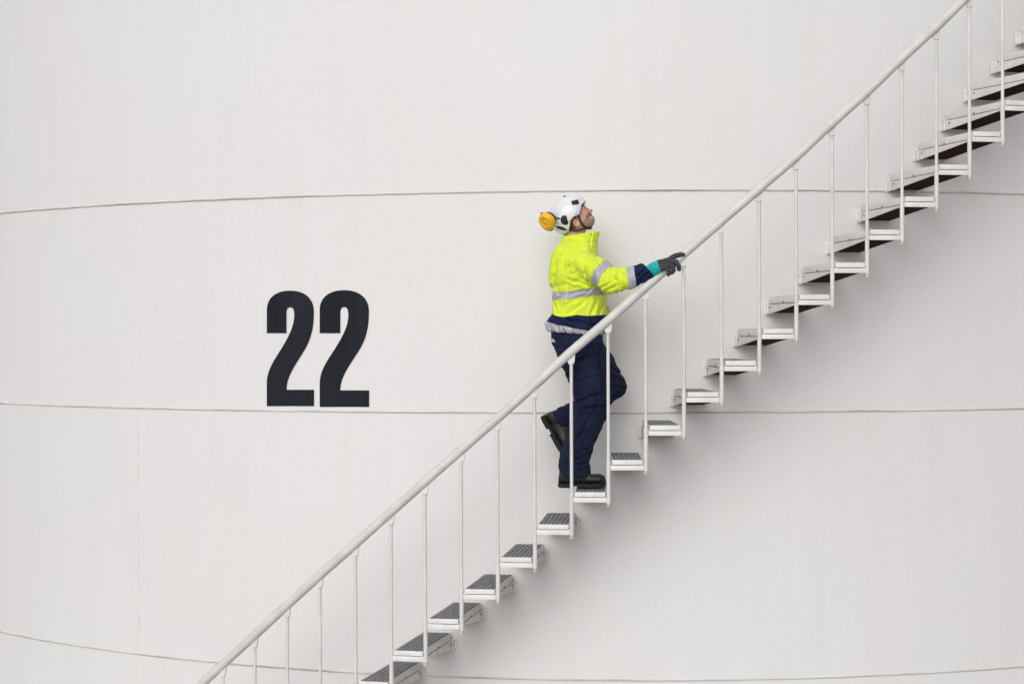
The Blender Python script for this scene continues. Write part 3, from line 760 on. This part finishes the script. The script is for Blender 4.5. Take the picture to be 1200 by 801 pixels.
vent(lambda f, u: np.minimum(.008-np.abs(f-.036), .006-np.abs(u-.142)), M_BLK)
rimS = np.where(outw > 0, .0038-(LH[:,1]-low(LH[:,0], LH[:,2])), -1)
v_, f_ = clip(VH, QH, NH, rimS, .0010); 
if len(f_): from_arr('rim_trim', v_, f_, mat('rim_grey', (.45,.46,.48), .5), helmet)
# chin strap
def strap(pts, w=.0055, name='chin_strap'):
    bm = bmesh.new(); P3 = [Vector(H(*p)) - person.location for p in pts]
    add_tube(bm, P3, w, 8); return from_bm(name, bm, M_STRAP, helmet, True)
for q in (1, -1):
    strap([(.036,.004,q*.090),(.022,-.03,q*.078),(.014,-.062,q*.069),(.018,-.094,q*.052),(.034,-.108,q*.022)], .0056)
    strap([(-.072,-.040,q*.082),(-.045,-.072,q*.078),(-.012,-.088,q*.068),(.018,-.097,q*.052)], .0052)
strap([(.034,-.108,.024),(.044,-.113,0),(.034,-.108,-.024)], .009, 'chin_pad')
# ear defenders parked on the back of the shell
for q in (1, -1):
    c0 = H(-.135, .086, q*.105); ax = Vector(HF*-.62+HU*-.12+HS*q*.78).normalized()
    bm = bmesh.new(); cv = Vector(c0)-person.location
    n1 = ax.orthogonal().normalized(); n1 = Vector(HU) - ax*Vector(HU).dot(ax); n1.normalize(); n2 = ax.cross(n1)
    def disc_ring(t, r): return [bm.verts.new(cv+ax*t+n1*math.cos(a)*r*1.08+n2*math.sin(a)*r) for a in [2*math.pi*i/28 for i in range(28)]]
    prof = [(-.004,.044),(.006,.051),(.020,.0515),(.032,.049),(.041,.042),(.044,.031),(.040,.027),(.040,.012),(.045,.007)]
    rings = [disc_ring(t, r) for t, r in prof]
    for a, b in zip(rings, rings[1:]):
        for i in range(28): bm.faces.new((a[i], a[(i+1)%28], b[(i+1)%28], b[i]))
    bm.faces.new(rings[0][::-1]); bm.faces.new(rings[-1])
    bmesh.ops.recalc_face_normals(bm, faces=bm.faces); o = from_bm('ear_defender', bm, M_MUFF, helmet); smooth_by_angle(o, 50)
    bm = bmesh.new(); add_tube(bm, [cv-ax*.024, cv-ax*.018, cv-ax*.006, cv-ax*.0045], [.034,.046,.048,.043], 24); o = from_bm('ear_cushion', bm, M_BLK, helmet); smooth_by_angle(o, 50)
    bm = bmesh.new(); k = [cv+n1*.05+ax*.006, cv+n1*.056-ax*.002, Vector(H(-.10,.085,q*.104))-person.location, Vector(H(-.075,.045,q*.110))-person.location]
    add_tube(bm, k, .0042, 8); add_tube(bm, [cv+n1*.045+ax*.012, cv+n1*.064+ax*.010], .005, 8)
    add_tube(bm, [cv-n1*.045+ax*.004, cv-n1*.056-ax*.004], .005, 8)
    from_bm('muff_arm', bm, M_BLK, helmet, True)

# ---- gloves: five separate fingers each
def glove(metas, fingers, palm, cuffp, cuffr, lo, hi, tealS, r_m=.0125):
    def fn(P):
        d = None
        for a, b in metas:
            c = cone(P, a, b, r_m*1.15, r_m); d = c if d is None else smin(d, c, .012)
        d = smin(d, chain(P, palm[0], palm[1], .01), .016)
        d = smin(d, chain(P, cuffp, cuffr, .008), .012)
        for pts, rad in fingers: 
            c = chain(P, pts, rad, .004); d = smin(d, c, .005)
        return d + .0010*vnoise(P*90, 5) + .0018*vnoise(P*40, 6)
    V, Q = nets(fn, *box_grid(lo, hi, .0021)); V = relax(V, Q, 1, .3); N = vnormals(V, Q)
    g = from_arr('glove', V, Q, M_GLOVE, person)
    v_, f_ = clip(V, Q, N, tealS(V), .0015); from_arr('knitted_cuff', v_, f_, M_TEAL, g)
    return g
yr = -RP
idx = A(786.5,302.5,yr-.010); mid = A(787.5,306,yr-.030); rin = A(784.5,310,yr-.043); pin = A(780.5,313.5,yr-.050)
wr = A(770.5,312.5,yr-.022)
fingers = [([idx, A(792.5,299.3,yr-.012), A(797.5,298.0,yr-.014), A(801,298.3,yr-.014)], [.0150,.0148,.0142,.0120]),
           ([mid, A(792.5,307,yr-.044), A(795.2,311.5,yr-.046), A(795.8,315.5,yr-.040)], [.0145,.0148,.0142,.0122]),
           ([rin, A(788.6,312.2,yr-.052), A(789.3,316.5,yr-.050), A(787.6,319.6,yr-.043)], [.0138,.0138,.0134,.0115]),
           ([pin, A(783.4,316.8,yr-.053), A(784.2,320,yr-.049), A(783,322,yr-.043)], [.0115,.0115,.0110,.0098]),
           ([A(774.5,309,yr+.004), A(780,305.5,yr+.032), A(786,303.8,yr+.043), A(791,301.5,yr+.040)], [.0140,.0132,.0124,.0108])]
metas = [(A(773,308,yr-.010), idx), (A(773,310,yr-.020), mid), (A(773,312.5,yr-.032), rin), (A(772,314.5,yr-.036), pin)]
cuffp = [A(759.5,317.5,YB-.318), A(766,315,YB-.325), A(773.5,311.5,yr-.022)]
dr = (cuffp[2]-cuffp[0]); dr /= np.linalg.norm(dr)
glove(metas, fingers, ([A(773,311,yr-.022), A(780,308,yr-.024)], [.030,.024]), cuffp, [.031,.039,.036],
      (A(752,0,yr)[0], yr-.095, A(0,330,yr)[2]), (A(806,0,yr)[0], yr+.075, A(0,290,yr)[2]),
      lambda V: (A(773.6,311.5,yr-.022)-V)@dr)
# far hand, relaxed by the thigh
w0 = wrF; dd = np.array((.45,.0,-.89)); dd /= np.linalg.norm(dd); cc = np.array((0.89,0,.45)); yy = np.array((0,1,0.))
def fp(t, c, y=0): return w0+dd*t+cc*c+yy*y
mt = [(fp(.02,c*.5), fp(.095,c)) for c in (.030,.010,-.010,-.028)]
fg = [([fp(.095,c), fp(.095+l*.45,c*1.05,-.008), fp(.095+l*.72,c*1.05,-.022), fp(.095+l*.88,c,-.038)], [.0112,.0104,.0098,.0085]) for c, l in ((.030,.075),(.010,.085),(-.010,.078),(-.028,.062))]
fg.append(([fp(.03,.026,-.01), fp(.06,.045,-.022), fp(.088,.050,-.032), fp(.108,.047,-.04)], [.013,.0118,.0105,.009]))
glove(mt, fg, ([fp(.03,0), fp(.075,0)], [.024,.022]), [fp(-.045,0), fp(.0,0), fp(.03,0)], [.042,.036,.028],
      np.minimum.reduce([fp(0,0), fp(.2,.08), fp(-.06,-.06), fp(.2,-.08), fp(-.1,.05)])-np.array((.06,.09,.05)), np.maximum.reduce([fp(0,0), fp(.2,.08), fp(-.06,-.06), fp(.2,-.08), fp(-.1,.05)])+np.array((.06,.09,.05)),
      lambda V: .018-(V-w0)@dd)

# ---- boots
def boot(origin, ux, uz, yc, q, Lb=.300):
    ux = np.array(ux, float); ux /= np.linalg.norm(ux); uz = np.array(uz, float); uz /= np.linalg.norm(uz)
    O = np.array((origin[0], yc, origin[2]))
    def loc(P):
        D = P-O; x = (D@ux)*1.03; return x, D[...,1], (D@uz)/(1 if q else 1.2) - .012*np.clip((x-.22)/.08, 0, 1.2)**2 - .004*np.clip((.03-x)/.03, 0, 1)**2
    xk = [0,.01,.03,.06,.09,.12,.15,.18,.21,.24,.265,.285,.297,.303]
    hk = [.060,.100,.125,.132,.134,.130,.119,.101,.086,.083,.079,.070,.054,.034]
    wk = [.020,.031,.036,.037,.036,.037,.040,.045,.049,.050,.046,.038,.027,.010]
    def up(P):
        x, y, z = loc(P); h = np.interp(x, xk, hk); w = np.interp(x, xk, wk)
        zb = .022; c = (h+zb)/2; hh = np.maximum((h-zb)/2, .004)
        e = 2.1; d = ((np.abs(y/w)**e+np.abs((z-c)/hh)**e)**(1/e)-1)*np.minimum(w, hh)
        d = np.maximum(d, np.maximum(-x-.002+.0, x-.303))
        d = smin(d, cone(np.stack((x, y*1.05, z), -1), (.052,0,.09), (.058,0,.160), .046, .050), .02)
        d = np.maximum(d, z-.168)
        d = d - .003*np.exp(-((x-.225)/.006)**2)*(z > .04) + .002*np.sin(z*230)*np.exp(-((x-.135)/.03)**2)*(z > .07)
        cap = .0035/(1+np.exp(-(x-.235)*500)); d = d-cap
        d = d + .003*np.exp(-((z-.034)/.0035)**2) + .0025*np.exp(-((x-.075-(z-.06)*.25)/.003)**2)
        return d + .0012*vnoise(P*45, 9)
    def so(P):
        x, y, z = loc(P); w = np.interp(x, xk, wk)+.0025
        d = np.maximum((np.abs(y)-w), np.maximum(np.abs(z-.013)-.013, np.maximum(-x-.003, x-.305)))
        arch = np.maximum(np.abs(x-.108)-.020, z-.011); d = np.maximum(d, -arch)
        lug = np.where(np.abs(np.mod(x, .022)-.011) < .004, z-.006, 1); lug = np.where(np.abs(y) > .018, lug, 1); d = np.maximum(d, -lug)
        return d
    cs = [O+ux*a+uz*b for a in (-.02,.33) for b in (-.02,.19)]
    lo = np.minimum.reduce(cs); hi = np.maximum.reduce(cs); lo[1] = yc-.07; hi[1] = yc+.07
    V, Q = nets(up, *box_grid(lo, hi, .0032)); V = relax(V, Q, 1, .4); b = from_arr('boot', V, Q, M_BOOT, person)
    V, Q = nets(so, *box_grid(lo, hi, .0024)); V = relax(V, Q, 1, .3); from_arr('sole', V, Q, M_SOLE, b)
    bm = bmesh.new()
    def W(x, y, z): return Vector(O+ux*x+uz*z+np.array((0, y, 0)))-person.location
    for i in range(4):
        x = .112+i*.020; z = .118-i*.0125
        add_tube(bm, [W(x,-.034,z-.016), W(x+.004,-.018,z+.001), W(x+.006,.004,z+.006), W(x+.002,.024,z-.003)], .0026, 6)
        add_tube(bm, [W(x+.008,.034,z-.018), W(x+.004,.016,z+.003), W(x,-.012,z+.004)], .0024, 6)
    from_bm('laces', bm, mat('laces', (.03,.03,.032), .8) if q else bpy.data.materials['laces'], b, True)
step_top = GZ + (-1)*RISE + .281 + .003
o0 = A(654.5,574,YB-.088); o0[2] = step_top
boot(o0, (1,0,0), (0,0,1), YB-.088, 1)
hA, tA = A(633,489,YB+.10), A(659,536,YB+.10)
ux = tA-hA; uz = np.array((-ux[2], 0, ux[0])); 
boot(hA, ux, uz, YB+.10, 0)

# ------------------------------------------------------------------ light
w = bpy.data.worlds.new('World'); sc.world = w; w.use_nodes = True
nt = w.node_tree; bg = nt.nodes['Background']; sky = nt.nodes.new('ShaderNodeTexSky'); sky.sky_type = 'NISHITA'; sky.sun_disc = False
SUN_EL, SUN_AZ = math.radians(30), math.radians(-13)      # azimuth measured from the camera side (-y) toward +x
sky.sun_elevation = SUN_EL
D = Vector((math.sin(SUN_AZ)*math.cos(SUN_EL), -math.cos(SUN_AZ)*math.cos(SUN_EL), math.sin(SUN_EL)))
sky.sun_rotation = math.atan2(D.x, D.y)
sky.dust_density = 6; sky.air_density = 1.0; sky.ozone_density = 1
hs = nt.nodes.new('ShaderNodeHueSaturation'); hs.inputs['Saturation'].default_value = 0.16
mx = nt.nodes.new('ShaderNodeMix'); mx.data_type = 'RGBA'; mx.blend_type = 'MULTIPLY'; mx.inputs[0].default_value = 1; mx.inputs[7].default_value = (1.0, 1.0, 1.045, 1)
nt.links.new(sky.outputs['Color'], hs.inputs['Color']); nt.links.new(hs.outputs['Color'], mx.inputs[6]); nt.links.new(mx.outputs[2], bg.inputs['Color'])
bg.inputs['Strength'].default_value = 0.0975
sl = bpy.data.lights.new('sun', 'SUN'); sl.energy = 0.425; sl.angle = math.radians(90); sl.color = (1, .985, .965)
so_ = bpy.data.objects.new('sun', sl); C.objects.link(so_); so_.rotation_euler = (-D).to_track_quat('-Z', 'Y').to_euler(); so_.location = (-10, -20, 20)
sc.view_settings.view_transform = 'Standard'; sc.view_settings.look = 'None'; sc.view_settings.exposure = 0
sc.cycles.max_bounces = 6
